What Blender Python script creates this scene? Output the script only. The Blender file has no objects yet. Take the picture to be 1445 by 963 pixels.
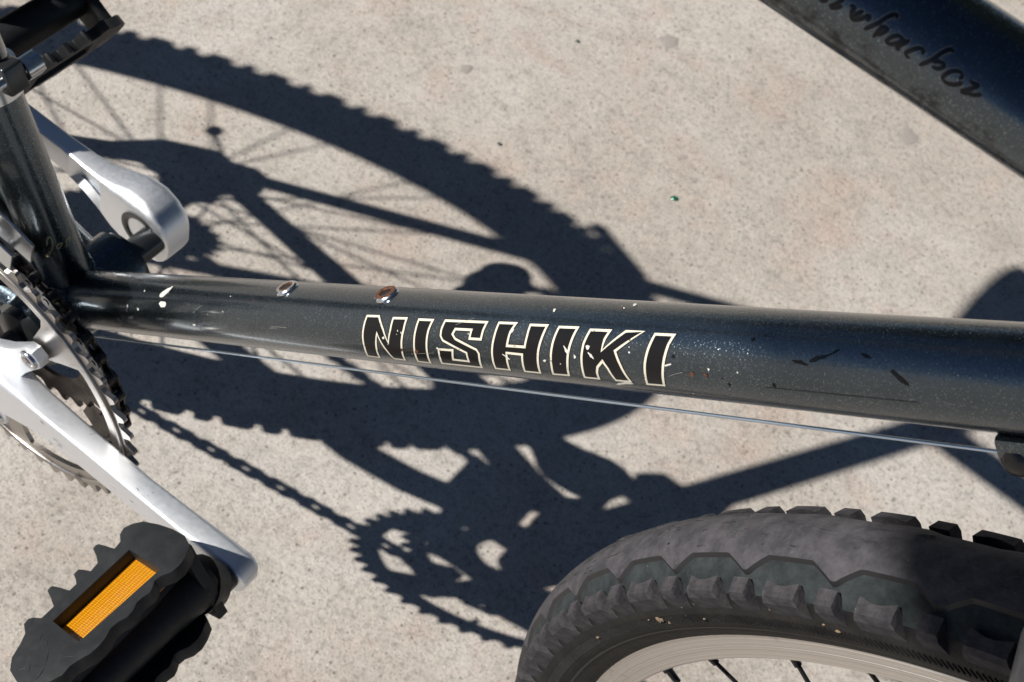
import bpy, bmesh, math, random
from mathutils import Vector, Matrix
random.seed(7)
PI = math.pi
SC = bpy.context.scene
COL = SC.collection
S = 0.001                                             # all lengths below are millimetres

# ------------------------------------------------------------------ camera, sky, sun, exposure
GZ = -311.3                                           # ground under the bottom bracket
SUN_TO = Vector((-0.8263, -0.7468, 1.0)).normalized() # direction towards the sun
cd_ = bpy.data.cameras.new("camera"); cam = bpy.data.objects.new("camera", cd_); COL.objects.link(cam)
CR = Matrix(((0.7839234508, -0.5935337273, 0.1821585513),
             (0.5820069044, 0.6003694206, -0.5484747232),
             (0.2161758228, 0.5359797322, 0.8160843953)))
cam.matrix_world = Matrix.Translation(Vector((337.97, -287.10, 651.78)) * S) @ CR.to_4x4()
cd_.sensor_width = 36; cd_.lens = 36 * 1932.9 / 1445
cd_.clip_start = 0.01; cd_.clip_end = 500
cd_.dof.use_dof = True; cd_.dof.focus_distance = 0.52; cd_.dof.aperture_fstop = 30
SC.camera = cam
w = bpy.data.worlds.new("World"); SC.world = w; w.use_nodes = True
nt = w.node_tree; bg = nt.nodes["Background"]; sky = nt.nodes.new("ShaderNodeTexSky")
sky.sky_type = 'NISHITA'; sky.sun_disc = False
sky.sun_elevation = math.asin(SUN_TO.z); sky.sun_rotation = math.atan2(SUN_TO.x, SUN_TO.y)
sky.altitude = 1500; sky.air_density = 0.5; sky.dust_density = 0.0; sky.ozone_density = 1.5
nt.links.new(sky.outputs[0], bg.inputs[0]); bg.inputs[1].default_value = 0.05
sl = bpy.data.lights.new("sun", 'SUN'); sun = bpy.data.objects.new("sun", sl); COL.objects.link(sun)
sl.energy = 5.0; sl.angle = math.radians(0.53); sl.color = (1.0, 0.95, 0.88)
sun.rotation_euler = SUN_TO.to_track_quat('Z', 'Y').to_euler()
SC.view_settings.view_transform = 'Standard'; SC.view_settings.look = 'None'
SC.view_settings.gamma = 1; SC.view_settings.exposure = 0.4; SC.view_settings.use_curve_mapping = False
SC.cycles.max_bounces = 8

# ------------------------------------------------------------------ materials
def mat(name, col, rough=.5, metal=0., coat=0., spec=.5):
    m = bpy.data.materials.new(name); m.use_nodes = True
    b = m.node_tree.nodes["Principled BSDF"]
    b.inputs["Base Color"].default_value = (*col, 1); b.inputs["Roughness"].default_value = rough
    b.inputs["Metallic"].default_value = metal; b.inputs["Coat Weight"].default_value = coat
    b.inputs["Specular IOR Level"].default_value = spec
    return m, m.node_tree, b
def node(nt, t, **k):
    n = nt.nodes.new(t)
    for a, v in k.items():
        if a.startswith('i_'): n.inputs[a[2:].replace('_', ' ')].default_value = v
        else: setattr(n, a, v)
    return n
def coords(nt, kind='Object'):
    return nt.nodes.new("ShaderNodeTexCoord").outputs[kind]
def noise(nt, vec, scale, detail=4, rough=.6, dist=0.):
    n = node(nt, "ShaderNodeTexNoise"); n.inputs["Scale"].default_value = scale
    n.inputs["Detail"].default_value = detail; n.inputs["Roughness"].default_value = rough
    n.inputs["Distortion"].default_value = dist
    nt.links.new(vec, n.inputs["Vector"]); return n.outputs["Fac"]
def ramp(nt, fac, *stops):
    r = node(nt, "ShaderNodeValToRGB"); e = r.color_ramp.elements
    while len(e) < len(stops): e.new(.5)
    for q, (p, c) in zip(e, stops): q.position = p; q.color = (*c, 1) if len(c) == 3 else c
    nt.links.new(fac, r.inputs[0]); return r.outputs[0]
def g3(v): return (v, v, v)
def mix(nt, fac, a, b, mode='MIX'):
    n = node(nt, "ShaderNodeMix", data_type='RGBA', blend_type=mode)
    for s_, v in ((0, fac), (6, a), (7, b)):
        if hasattr(v, 'node') or isinstance(v, bpy.types.NodeSocket): nt.links.new(v, n.inputs[s_])
        else: n.inputs[s_].default_value = v if s_ == 0 else ((*v, 1) if len(v) == 3 else v)
    return n.outputs[2]
def bump(nt, b, h, strength=.3, dist=.001):
    n = node(nt, "ShaderNodeBump"); n.inputs["Strength"].default_value = strength
    n.inputs["Distance"].default_value = dist; nt.links.new(h, n.inputs["Height"])
    nt.links.new(n.outputs[0], b.inputs["Normal"])
MAT = {}
# concrete
m, nt, b = mat("concrete", (.4, .37, .33), .9); MAT['concrete'] = m
v = coords(nt)
big = ramp(nt, noise(nt, v, 4, 4, .6), (.36, (.425, .388, .345)), (.5, (.465, .430, .388)), (.64, (.505, .476, .440)))
pink = ramp(nt, noise(nt, v, 11, 5, .65, .3), (.50, g3(0)), (.72, g3(.85)))
c = mix(nt, pink, big, (.455, .365, .318))
for sc_, st in ((40, ((.32, .90), (.50, 1.0), (.74, 1.05))), (170, ((.33, .78), (.45, .98), (.72, 1.08))), (480, ((.32, .70), (.45, .97), (.60, 1.03), (.75, 1.17)))):
    c = mix(nt, 1., c, ramp(nt, noise(nt, v, sc_, 2, .6), *[(p_, g3(q_)) for p_, q_ in st]), 'MULTIPLY')
for sc_, r0, r1, lo, hi, cc in ((150, .13, .24, .70, .76, (.14, .12, .10)), (420, .16, .34, .66, .72, (.16, .14, .12)), (260, .14, .24, .80, .84, (.62, .60, .57)), (55, .07, .12, .80, .84, (.17, .15, .13))):
    vo = node(nt, "ShaderNodeTexVoronoi"); vo.inputs["Scale"].default_value = sc_
    wv_ = node(nt, "ShaderNodeTexNoise"); wv_.inputs["Scale"].default_value = sc_ * 1.6; nt.links.new(v, wv_.inputs["Vector"])
    nt.links.new(mix(nt, .012, v, wv_.outputs["Color"], 'ADD') if sc_ < 100 else v, vo.inputs["Vector"])
    sx_ = node(nt, "ShaderNodeSeparateXYZ"); nt.links.new(vo.outputs["Color"], sx_.inputs[0])
    pm = mix(nt, 1., ramp(nt, vo.outputs["Distance"], (r0, g3(1)), (r1, g3(0))), ramp(nt, sx_.outputs[0], (lo, g3(0)), (hi, g3(.78))), 'MULTIPLY')
    c = mix(nt, pm, c, cc)
nt.links.new(c, b.inputs["Base Color"])
bump(nt, b, noise(nt, v, 260, 6, .78), .9, .0012)
# gunmetal frame paint with metal flake
def paint(name, scuff=False):
    m, nt, b = mat(name, (.03, .036, .042), .33, .95, .7); v = coords(nt)
    vo = node(nt, "ShaderNodeTexVoronoi"); vo.inputs["Scale"].default_value = 3300; nt.links.new(v, vo.inputs["Vector"])
    c = mix(nt, noise(nt, v, 60, 3), (.050, .068, .084), (.068, .090, .108))
    fl = ramp(nt, vo.outputs["Color"], (.78, g3(0)), (.86, g3(1)))
    c = mix(nt, fl, c, (.20, .23, .24))
    if scuff:
        n1 = ramp(nt, noise(nt, v, 150, 6, .75), (.50, g3(0)), (.60, g3(.8)))
        sx = node(nt, "ShaderNodeSeparateXYZ"); nt.links.new(v, sx.inputs[0])
        mm = node(nt, "ShaderNodeMath", operation='MULTIPLY_ADD'); nt.links.new(sx.outputs[2], mm.inputs[0]); mm.inputs[1].default_value = 60; mm.inputs[2].default_value = -25.9
        zz = ramp(nt, mm.outputs[0], (.38, g3(1)), (.62, g3(0)))
        mk_ = mix(nt, 1., n1, zz, 'MULTIPLY'); c = mix(nt, mk_, c, (.014, .013, .013)); nt.links.new(mix(nt, mk_, g3(.9), g3(.3)), b.inputs['Coat Weight'])
        n2 = ramp(nt, noise(nt, v, 95, 4, .65), (.70, g3(0)), (.72, g3(.8)))
        c = mix(nt, mix(nt, 1., n2, zz, 'MULTIPLY'), c, (.10, .035, .015))
    nt.links.new(c, b.inputs["Base Color"])
    nt.links.new(ramp(nt, noise(nt, v, 22, 5, .65, .4), (.45, g3(.26)), (.7, g3(.36))), b.inputs["Roughness"])
    b.inputs["Coat Roughness"].default_value = .13
    ge = node(nt, "ShaderNodeNewGeometry"); a = node(nt, "ShaderNodeVectorMath", operation='SUBTRACT'); nt.links.new(vo.outputs["Color"], a.inputs[0]); a.inputs[1].default_value = (.5, .5, .5)
    k = node(nt, "ShaderNodeVectorMath", operation='SCALE'); nt.links.new(a.outputs[0], k.inputs[0]); nt.links.new(ramp(nt, vo.outputs['Color'], (.62, g3(.04)), (.76, g3(.36))), k.inputs[3])
    d = node(nt, "ShaderNodeVectorMath", operation='ADD'); nt.links.new(k.outputs[0], d.inputs[0]); nt.links.new(ge.outputs["Normal"], d.inputs[1])
    nn = node(nt, "ShaderNodeVectorMath", operation='NORMALIZE'); nt.links.new(d.outputs[0], nn.inputs[0]); nt.links.new(nn.outputs[0], b.inputs["Normal"])
    return m
MAT['paint'] = paint("gunmetal_flake_paint"); MAT['paint_scuffed'] = paint("scuffed_gunmetal_paint", True)
def worn_metal(name, col, rough, dirt=(.12, .11, .10), amount=.62, scale=60):
    m, nt, b = mat(name, col, rough, 1.); v = coords(nt)
    c = mix(nt, ramp(nt, noise(nt, v, scale, 5, .65), (amount, g3(0)), (amount + .12, g3(.75))), col, dirt)
    nt.links.new(c, b.inputs["Base Color"])
    nt.links.new(ramp(nt, noise(nt, v, scale * 3, 3), (.3, g3(rough * .95)), (.7, g3(rough * 1.06))), b.inputs["Roughness"])
    bump(nt, b, noise(nt, v, scale * 8, 3), .04, .0003)
    return m
MAT['alloy'] = worn_metal("satin_alloy", (.88, .91, .95), .50, (.70, .68, .66), .74, 140)
MAT['ring'] = worn_metal("chainring_alloy", (.42, .40, .38), .30, (.06, .05, .045), .55)
MAT['ring_dark'] = worn_metal("greasy_chainring", (.12, .11, .105), .42, (.03, .028, .026), .5)
MAT['chain'] = worn_metal("oily_chain_steel", (.075, .07, .068), .36, (.015, .014, .013), .48, 240)
MAT['steel'] = worn_metal("bright_steel", (.62, .64, .66), .22)
MAT['rim'] = worn_metal("worn_rim_alloy", (.70, .67, .63), .42, (.32, .28, .25), .62, 60)
m = MAT['rim']; nt = m.node_tree; b = nt.nodes["Principled BSDF"]; v = coords(nt)
sx = node(nt, "ShaderNodeSeparateXYZ"); nt.links.new(v, sx.inputs[0]); cx_ = node(nt, "ShaderNodeCombineXYZ"); nt.links.new(sx.outputs[0], cx_.inputs[0]); nt.links.new(sx.outputs[2], cx_.inputs[1])
ln = node(nt, "ShaderNodeVectorMath", operation='LENGTH'); nt.links.new(cx_.outputs[0], ln.inputs[0]); c2_ = node(nt, "ShaderNodeCombineXYZ"); nt.links.new(ln.outputs["Value"], c2_.inputs[0])
n1 = noise(nt, c2_.outputs[0], 1500, 3, .8); old = b.inputs["Base Color"].links[0].from_socket
nt.links.new(mix(nt, 1., old, ramp(nt, n1, (.36, g3(.62)), (.50, g3(1.0)), (.66, g3(1.12))), 'MULTIPLY'), b.inputs["Base Color"]); bump(nt, b, n1, .35, .0005)
m, nt, b = mat("dried_mud", (.17, .125, .08), .9); MAT['mud'] = m
m, nt, b = mat("cable_steel", (.50, .60, .70), .30, 1.); MAT['cable'] = m
m, nt, b = mat("black_spoke", (.012, .012, .013), .35, .3); MAT['spoke'] = m
m, nt, b = mat("rust", (.20, .075, .03), .85); MAT['rust'] = m
v = coords(nt); nt.links.new(ramp(nt, noise(nt, v, 700, 4), (.38, (.030, .013, .008)), (.68, (.16, .060, .028))), b.inputs["Base Color"]); bump(nt, b, noise(nt, v, 900, 4), .5, .0005)
m, nt, b = mat("chip_primer", (.55, .54, .50), .6); MAT['chip'] = m
m, nt, b = mat("cream_decal", (.62, .60, .50), .45, 0, .3); MAT['cream'] = m
v = coords(nt); nt.links.new(ramp(nt, noise(nt, v, 600, 3), (.30, (.13, .10, .07)), (.37, (.62, .59, .48))), b.inputs["Base Color"])
m, nt, b = mat("black_decal", (.004, .004, .005), .28, 0, 0, .3); MAT['black_decal'] = m
v = coords(nt); nt.links.new(ramp(nt, noise(nt, v, 1200, 3), (.73, (.004, .004, .005)), (.79, (.13, .12, .11))), b.inputs["Base Color"])
m, nt, b = mat("dull_line", (.30, .30, .27), .5); MAT['greyline'] = m
m, nt, b = mat("gold_script", (.50, .44, .22), .5); MAT['gold'] = m
def rubber(name, a, c_, rough=.75, sc=120):
    m, nt, b = mat(name, a, rough, 0, 0, .25); v = coords(nt)
    c = mix(nt, ramp(nt, noise(nt, v, sc, 5, .7), (.38, g3(0)), (.66, g3(1))), a, c_)
    sc_ = node(nt, "ShaderNodeTexVoronoi"); sc_.inputs["Scale"].default_value = 1500; nt.links.new(v, sc_.inputs["Vector"])
    c = mix(nt, ramp(nt, sc_.outputs["Color"], (.95, g3(0)), (.99, g3(.5))), c, (.17, .15, .14))
    nt.links.new(c, b.inputs["Base Color"]); bump(nt, b, noise(nt, v, sc * 4, 6, .75), .8, .0009)
    return m
MAT['tread'] = rubber("worn_tread_rubber", (.038, .037, .043), (.078, .074, .083))
MAT['tread_groove'] = rubber("tread_groove_rubber", (.013, .017, .019), (.034, .041, .043), .8, 90)
MAT['knob'] = rubber("knob_rubber", (.028, .027, .031), (.066, .062, .068), .8, 160)
MAT['sidewall'] = rubber("sidewall_rubber", (.007, .007, .0075), (.019, .018, .017), .6, 60)
m, nt, b = mat("pedal_resin", (.012, .013, .014), .38, 0, 0, .5); MAT['resin'] = m
v = coords(nt); nt.links.new(ramp(nt, noise(nt, v, 90, 5, .7), (.3, g3(.46)), (.7, g3(.66))), b.inputs["Roughness"])
nt.links.new(ramp(nt, noise(nt, v, 160, 5, .7), (.5, (.007, .0085, .010)), (.75, (.017, .019, .021))), b.inputs["Base Color"])
bump(nt, b, noise(nt, v, 260, 5, .7), .25, .0006)
m, nt, b = mat("amber_reflector", (.85, .30, .01), .12, 0, .8); MAT['amber'] = m
v = coords(nt); vo = node(nt, "ShaderNodeTexVoronoi"); vo.inputs["Scale"].default_value = 900; vo.inputs["Randomness"].default_value = .1; nt.links.new(v, vo.inputs["Vector"])
nt.links.new(ramp(nt, vo.outputs["Distance"], (.15, (.95, .50, .02)), (.6, (.50, .17, .005))), b.inputs["Base Color"])
b.inputs["Transmission Weight"].default_value = .25; bump(nt, b, vo.outputs["Distance"], .5, .0006)
m, nt, b = mat("black_housing", (.010, .010, .011), .35, 0, 0, .5); MAT['housing'] = m
m, nt, b = mat("dark_steel", (.07, .075, .08), .3, .8); MAT['darksteel'] = m
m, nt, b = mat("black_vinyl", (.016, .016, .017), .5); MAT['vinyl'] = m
m, nt, b = mat("grey_vinyl", (.16, .16, .165), .4, 0, .3); MAT['greyvinyl'] = m
m, nt, b = mat("pitted_stone", (.27, .25, .24), .85); MAT['stone'] = m
v = coords(nt); nt.links.new(ramp(nt, noise(nt, v, 500, 4), (.3, (.24, .22, .20)), (.7, (.36, .335, .31))), b.inputs["Base Color"])
m, nt, b = mat("green_glass", (.01, .10, .06), .15); MAT['green'] = m
m, nt, b = mat("dark_grit", (.03, .045, .035), .7); MAT['grit'] = m
m, nt, b = mat("reflector_lens", (.5, .5, .5), .15); MAT['lens'] = m

# ------------------------------------------------------------------ mesh helpers (millimetres)
V = Vector
def perp(d):
    d = V(d).normalized(); a = V((0, 0, 1)) if abs(d.z) < .9 else V((1, 0, 0))
    u = d.cross(a).normalized(); return u, d.cross(u).normalized()
class MB:
    def __init__(s): s.v = []; s.f = []; s.sm = []
    def add(s, vs, fs, smooth=False, M=None):
        o = len(s.v); s.v += [tuple(M @ V(p)) if M else tuple(p) for p in vs]
        s.f += [tuple(i + o for i in f) for f in fs]; s.sm += [smooth] * len(fs); return s
    def box(s, c, d, M=None, bev=0.):
        bm = bmesh.new(); bmesh.ops.create_cube(bm, size=1)
        for v in bm.verts: v.co = V((v.co.x * d[0] + c[0], v.co.y * d[1] + c[1], v.co.z * d[2] + c[2]))
        if bev: bmesh.ops.bevel(bm, geom=bm.edges[:], offset=bev, segments=2, profile=.6, affect='EDGES')
        return s.bm(bm, bool(bev), M)
    def bm(s, bm, smooth=False, M=None):
        bm.verts.index_update(); s.add([v.co.copy() for v in bm.verts], [[v.index for v in f.verts] for f in bm.faces], smooth, M); bm.free(); return s
    def tube(s, pts, r, n=12, caps=True, M=None, closed=False):
        pts = [V(p) for p in pts]; k = len(pts); rs = r if isinstance(r, (list, tuple)) else [r] * k
        vs = []; fs = []; u = None
        for i, p in enumerate(pts):
            a = pts[(i - 1) % k] if (i or closed) else p; c = pts[(i + 1) % k] if (i < k - 1 or closed) else p
            d = (c - a).normalized()
            if u is None: u, _ = perp(d)
            u = (u - d * u.dot(d)).normalized(); w_ = d.cross(u)
            for j in range(n):
                t = 2 * PI * j / n; vs.append(p + (u * math.cos(t) + w_ * math.sin(t)) * rs[i])
        for i in range(k if closed else k - 1):
            for j in range(n):
                a = i * n + j; b_ = i * n + (j + 1) % n; q = ((i + 1) % k) * n
                fs.append((a, b_, q + (j + 1) % n, q + j))
        s.add(vs, fs, True, M)
        if caps and not closed:
            s.add(vs[:n], [tuple(range(n))[::-1]], False, M); s.add(vs[-n:], [tuple(range(n))], False, M)
        return s
    def cyl(s, a, b_, r, n=24, r2=None, M=None): return s.tube([a, b_], [r, r if r2 is None else r2], n, True, M)
    def lathe(s, prof, n=96, a0=0., a1=2 * PI, M=None, smooth=True, close=False):
        """profile of (radius, y) turned about the y axis; angle measured x -> z"""
        full = abs(a1 - a0 - 2 * PI) < 1e-6; k = n if full else n + 1; m_ = len(prof); vs = []; fs = []
        for i in range(k):
            t = a0 + (a1 - a0) * i / n
            for (r, y) in prof: vs.append((r * math.cos(t), y, r * math.sin(t)))
        for i in range(n):
            for j in range(m_ if close else m_ - 1):
                a = i * m_ + j; b_ = i * m_ + (j + 1) % m_; q = ((i + 1) % k) * m_
                fs.append((a, b_, q + (j + 1) % m_, q + j))
        return s.add(vs, fs, smooth, M)
    def plate(s, outer, holes, th, M=None, bev=0.):
        """2-D outline in local x, z extruded +-th/2 along y, with holes"""
        bm = bmesh.new(); es = []
        for loop in [outer] + list(holes):
            vv = [bm.verts.new((x, -th / 2, z)) for x, z in loop]
            es += [bm.edges.new((vv[i], vv[(i + 1) % len(vv)])) for i in range(len(vv))]
        bmesh.ops.triangle_fill(bm, edges=es, use_beauty=True)
        fc = bm.faces[:]
        r = bmesh.ops.extrude_face_region(bm, geom=fc)
        for e in r['geom']:
            if isinstance(e, bmesh.types.BMVert): e.co.y += th
        bmesh.ops.recalc_face_normals(bm, faces=bm.faces[:])
        if bev:
            ed = [e for e in bm.edges if len(e.link_faces) == 2 and e.calc_face_angle(0) > .9]
            bmesh.ops.bevel(bm, geom=ed, offset=bev, segments=2, profile=.6, affect='EDGES')
        return s.bm(bm, False, M)
    def me(s, name, m):
        me = bpy.data.meshes.new(name); me.from_pydata([(x * S, y * S, z * S) for x, y, z in s.v], [], s.f); me.update()
        me.polygons.foreach_set('use_smooth', s.sm)
        if m: me.materials.append(m)
        return me
WM = {}                                               # world matrix in mm for every object
def place(name, data, parent=None, M=None):
    M = M or Matrix.Identity(4)
    o = bpy.data.objects.new(name, data); COL.objects.link(o); WM[o.name] = M
    L = (WM[parent.name].inverted() @ M) if parent else M
    L = L.copy(); L.translation = L.translation * S
    if parent: o.parent = parent
    o.matrix_basis = L
    return o
def part(name, mb, m, parent, M=None):
    """mesh given in the frame M (mm); identity = world"""
    return place(name, mb.me(name, MAT[m]), parent, M)
def auto(o, ang=35):
    for p in o.data.polygons: p.use_smooth = True
    try: o.data.set_sharp_from_angle(angle=math.radians(ang))
    except Exception: pass
    return o
def tag(o, label, cat, group=None):
    o['label'] = label; o['category'] = cat
    if group: o['group'] = group
    return o
def rotm(x, y, z, c):                                 # columns x,y,z and origin c
    return Matrix(((x[0], y[0], z[0], c[0]), (x[1], y[1], z[1], c[1]), (x[2], y[2], z[2], c[2]), (0, 0, 0, 1)))
def deg(a): return math.radians(a)

# ------------------------------------------------------------------ ground
def gz(x, y): return GZ - 0.0258 * y                  # the pavement falls a little towards the left of the bicycle
mb = MB(); E = 40000; N = 8
for i in range(N):
    for j in range(N):
        x0, x1 = -E + 2 * E * i / N, -E + 2 * E * (i + 1) / N; y0, y1 = -E + 2 * E * j / N, -E + 2 * E * (j + 1) / N
        mb.add([(x, y, gz(x, y)) for x, y in ((x0, y0), (x1, y0), (x1, y1), (x0, y1))], [(0, 1, 2, 3)])
g = part('pavement', mb, 'concrete', None); g['kind'] = 'structure'; g['label'] = 'pale worn concrete pavement under the bicycle'
def blob(x, y, r, h, m, name, label, cat, seed, asp=1., z=0., group=None):
    rnd = random.Random(seed); mb = MB(); n = 14; rings = 3; vs = [(x, y, gz(x, y) + h)]; fs = []
    k = [r * (.72 + .5 * rnd.random()) for _ in range(n)]
    for q in range(1, rings + 1):
        f = q / rings
        for j in range(n):
            a = 2 * PI * j / n; vs.append((x + k[j] * f * math.cos(a) * asp, y + k[j] * f * math.sin(a), gz(x, y) + h * (1 - f * f) - (.6 if q == rings else 0) + (rnd.random() - .5) * h * .25))
    for j in range(n): fs.append((0, 1 + j, 1 + (j + 1) % n))
    for q in range(rings - 1):
        for j in range(n):
            a = 1 + q * n + j; b_ = 1 + q * n + (j + 1) % n; fs.append((a, a + n, b_ + n, b_))
    mb.add(vs, fs, True); o = part(name, mb, m, None)
    return tag(o, label, cat, group) if cat else o
for i, (x, y, r, a) in enumerate([(-107, 597, 11, .8), (15, 802, 13, 1.2), (274, 891, 17, .8)]):
    st = blob(x, y, r, .5, 'stone', 'stone', '', '', 31 + i, a)
    st.parent = g; del WM[st.name]
blob(137, 619, 3.6, 2.2, 'green', 'glass_chip', 'small dark green chip lying on the sunlit concrete right of centre', 'chip', 5, 1.3)
blob(-24, 543, 2.6, 1.6, 'grit', 'pebble', 'tiny dark pebble on the concrete beside the tyre shadow', 'pebble', 6, 1.2)
blob(-53, 722, 2.6, 1.6, 'grit', 'pebble', 'tiny dark pebble at the very top edge of the photo', 'pebble', 8, 1.1)

# traced print and marks
LET=[
[(264.73, 14.4), (272.67, 14.68), (276.16, 9.27), (277.79, 4.27), (279.82, 9.49), (280.87, 14.38), (289.72, 14.72), (288.61, 9.65), (286.05, 3.33), (284.47, -0.56), (282.52, -5.34), (275.38, -5.26), (274.24, -0.11), (271.75, 6.7), (269.61, 1.25), (266.7, -5.64), (258.41, -5.41), (260.83, 0.54), (262.03, 5.49), (263.4, 9.96)] ,
[(295.96, 14.63), (305.02, 14.85), (302.99, 10.16), (301.39, 5.17), (299.81, 0.38), (297.57, -5.45), (289.42, -5.3), (291.38, 0.07), (293.24, 5.34), (294.81, 10.36)] ,
[(310.92, 15.04), (334.32, 15.67), (332.85, 11.94), (331.82, 8.18), (324.73, 8.05), (325.69, 11.37), (317.75, 11.17), (316.69, 9.63), (317.82, 8.35), (328.69, 4.82), (329.63, 2.87), (326.89, -4.59), (303.77, -4.73), (305.4, -0.42), (306.67, 3.49), (315.66, 3.71), (313.61, -0.79), (321.17, -0.86), (321.82, 2.39), (310.23, 6.48), (308.99, 8.47), (309.4, 11.22)] ,
[(339.49, 15.81), (349.3, 16.11), (346.88, 12.1), (345.51, 7.61), (353.54, 7.76), (354.54, 11.29), (355.29, 15.92), (364.51, 16.2), (362.79, 11.17), (360.98, 6.59), (359.58, 2.37), (357.57, -3.94), (348.84, -4.03), (350.38, 0.8), (351.33, 3.84), (344.44, 3.87), (343.31, 0.14), (341.96, -4.19), (333.67, -4.18), (335.01, 0.59), (336.31, 5.15), (338.01, 10.26)] ,
[(369.26, 15.95), (378.93, 16.27), (377.04, 11.45), (375.4, 6.98), (373.78, 2.16), (371.72, -3.51), (363.01, -3.84), (364.67, 0.96), (365.95, 5.64), (367.51, 10.84)] ,
[(383.9, 15.79), (393.81, 16.09), (391.8, 12.4), (390.5, 8.79), (399.73, 16.27), (408.03, 16.41), (396.78, 8.62), (398.43, 3.94), (400.3, -3.22), (392.74, -3.47), (391.4, 1.96), (390.09, 4.1), (387.58, 1.97), (386.42, -0.4), (385.79, -3.63), (378.11, -3.66), (379.35, 1.2), (380.45, 6.07), (381.63, 10.51)] ,
[(412.12, 16.04), (420.97, 16.25), (419.18, 12.41), (417.85, 8.23), (416.33, 3.2), (414.35, -3.38), (406.1, -3.67), (407.26, 0.97), (408.42, 5.71), (410.05, 10.61)] ,
]
CHIP=[
[(107.54, 15.3), (112.21, 14.68), (115.83, 20.12), (115.43, 21.45), (113.7, 20.35), (109.35, 17.66)] ,
[(109.24, 12.4), (115.14, 13.47), (116.26, 10.89), (112.01, 10.17), (109.47, 11.36)] ,
[(80.19, 10.01), (81.73, 9.54), (80.05, 6.19), (78.57, 6.39)] ,
[(89.34, 9.09), (91.79, 8.41), (90.05, 7.24)] ,
[(79.95, 3.91), (85.7, 5.08), (83.41, 2.92), (79.66, 2.7)] ,
[(136.25, 3.22), (140.33, 3.19), (137.37, 2.14)] ,
[(372.21, 9.58), (375.78, 6.68), (374.36, 5.61), (373.38, 7.47)] ,
[(383.29, 10.01), (385.05, 10.25), (385.32, 8.92), (383.46, 8.48)] ,
[(384.06, 7.72), (387.05, 5.93), (386.09, 5.09), (384.35, 6.68)] ,
[(392.09, -4.16), (400.16, -3.06), (400.53, -3.77), (391.35, -5.93)] ,
[(377.4, 6.48), (378.48, 5.6), (377.42, 4.53)] ,
[(361.77, 2.92), (364.1, 3.46), (362.23, 1.87)] ,
[(340.9, 4.44), (345.98, 1.95), (343.93, 1.39)] ,
[(347.05, 13.42), (348.45, 13.18), (346.57, 11.11), (345.64, 11.38)] ,
[(416.83, 5.45), (420.97, 6.39), (417.46, 4.89)] ,
[(391.04, 27.31), (394.25, 25.6), (393.68, 24.72)] ,
[(395.3, 29.24), (397.43, 28.69), (397.61, 26.34)] ,
[(362.86, 22.46), (364.03, 22.99), (364.22, 21.68)] ,
]
BLK=[
[(465.46, 11.04), (467.41, 11.05), (472.1, 10.33), (471.38, 9.34), (468.28, 9.57)] ,
[(471.68, 10.83), (475.23, 12.9), (478.48, 13.67), (481.87, 15.83), (480.6, 14.3), (478.94, 13.24), (476.15, 11.7), (472.86, 10.39)] ,
[(488.4, 14.87), (489.62, 14.89), (492.55, 13.51), (491.35, 13.42)] ,
[(498.63, 10.63), (500.9, 9.98), (505.14, 6.36), (503.63, 6.42), (500.94, 8.45)] ,
[(458.23, 3.28), (459.07, 2.74), (459.57, 0.77), (458.79, 0.85)] ,
[(440.88, 1.74), (442.49, 0.19), (441.43, -0.39)] ,
[(454.82, 1.1), (489.41, 1.23), (506.99, 1.3), (489.14, 0.23)] ,
[(412.92, 2.89), (413.02, 3.23), (414.72, 2.72)] ,
]
RUST=[
[(426.51, 3.46), (428.18, 4.55), (428.97, 3.36), (427.24, 2.23)] ,
[(431.34, 4.51), (432.27, 3.98), (431.48, 3.59)] ,
[(433.13, 4.05), (434.26, 3.53), (433.55, 2.17), (432.63, 2.61)] ,
[(391.47, 26.72), (392.98, 26.27), (393.72, 25.24)] ,
[(284.81, 2.45), (285.56, 0.86), (283.32, -0.21)] ,
[(292.69, 1.45), (294.53, 2.0), (293.84, -0.15), (291.97, -0.32)] ,
]
SCR=[
[(463.46, 3.03), (464.34, 3.1), (464.98, 3.93)] ,
[(468.39, 6.37), (467.41, 4.41), (466.55, 3.04), (467.48, 3.2), (468.73, 4.49)] ,
[(470.61, 5.94), (471.55, 6.21), (471.6, 5.48), (471.58, 4.47)] ,
[(473.66, 6.26), (472.66, 4.73), (472.14, 3.59), (473.16, 3.59), (474.43, 4.78), (475.27, 6.21)] ,
[(475.37, 6.39), (475.89, 6.29), (475.89, 5.3)] ,
[(481.2, 9.47), (480.96, 9.96), (480.22, 9.59), (479.23, 8.21), (478.38, 6.26), (476.54, 3.24)] ,
[(479.25, 2.89), (479.42, 4.73), (479.88, 6.03), (480.94, 6.28), (480.84, 5.45), (479.98, 3.86)] ,
[(485.16, 6.31), (483.8, 6.18), (482.68, 4.89), (482.34, 3.52), (483.55, 3.55), (484.79, 4.73), (485.6, 6.16)] ,
[(486.61, 6.6), (485.87, 5.12), (485.18, 3.63), (485.9, 3.55)] ,
[(491.0, 5.88), (490.7, 6.77), (489.43, 6.38), (488.23, 4.91), (487.73, 3.66), (488.97, 3.12)] ,
[(496.56, 9.84), (496.14, 10.26), (495.26, 9.68), (494.32, 7.85), (493.77, 6.18), (492.1, 3.45)] ,
[(494.24, 5.83), (495.49, 6.55), (496.57, 6.72), (496.77, 5.98), (495.94, 4.97), (494.83, 4.66)] ,
[(501.5, 5.95), (501.52, 6.84), (500.44, 7.11), (499.23, 6.52), (498.3, 5.22), (498.11, 3.72), (499.5, 3.3), (501.25, 3.96), (502.37, 5.2)] ,
[(503.55, 6.89), (504.17, 6.64), (505.78, 6.96), (505.12, 5.62), (503.49, 3.57), (504.94, 4.02), (506.33, 4.54), (507.47, 5.38)] ,
]
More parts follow.
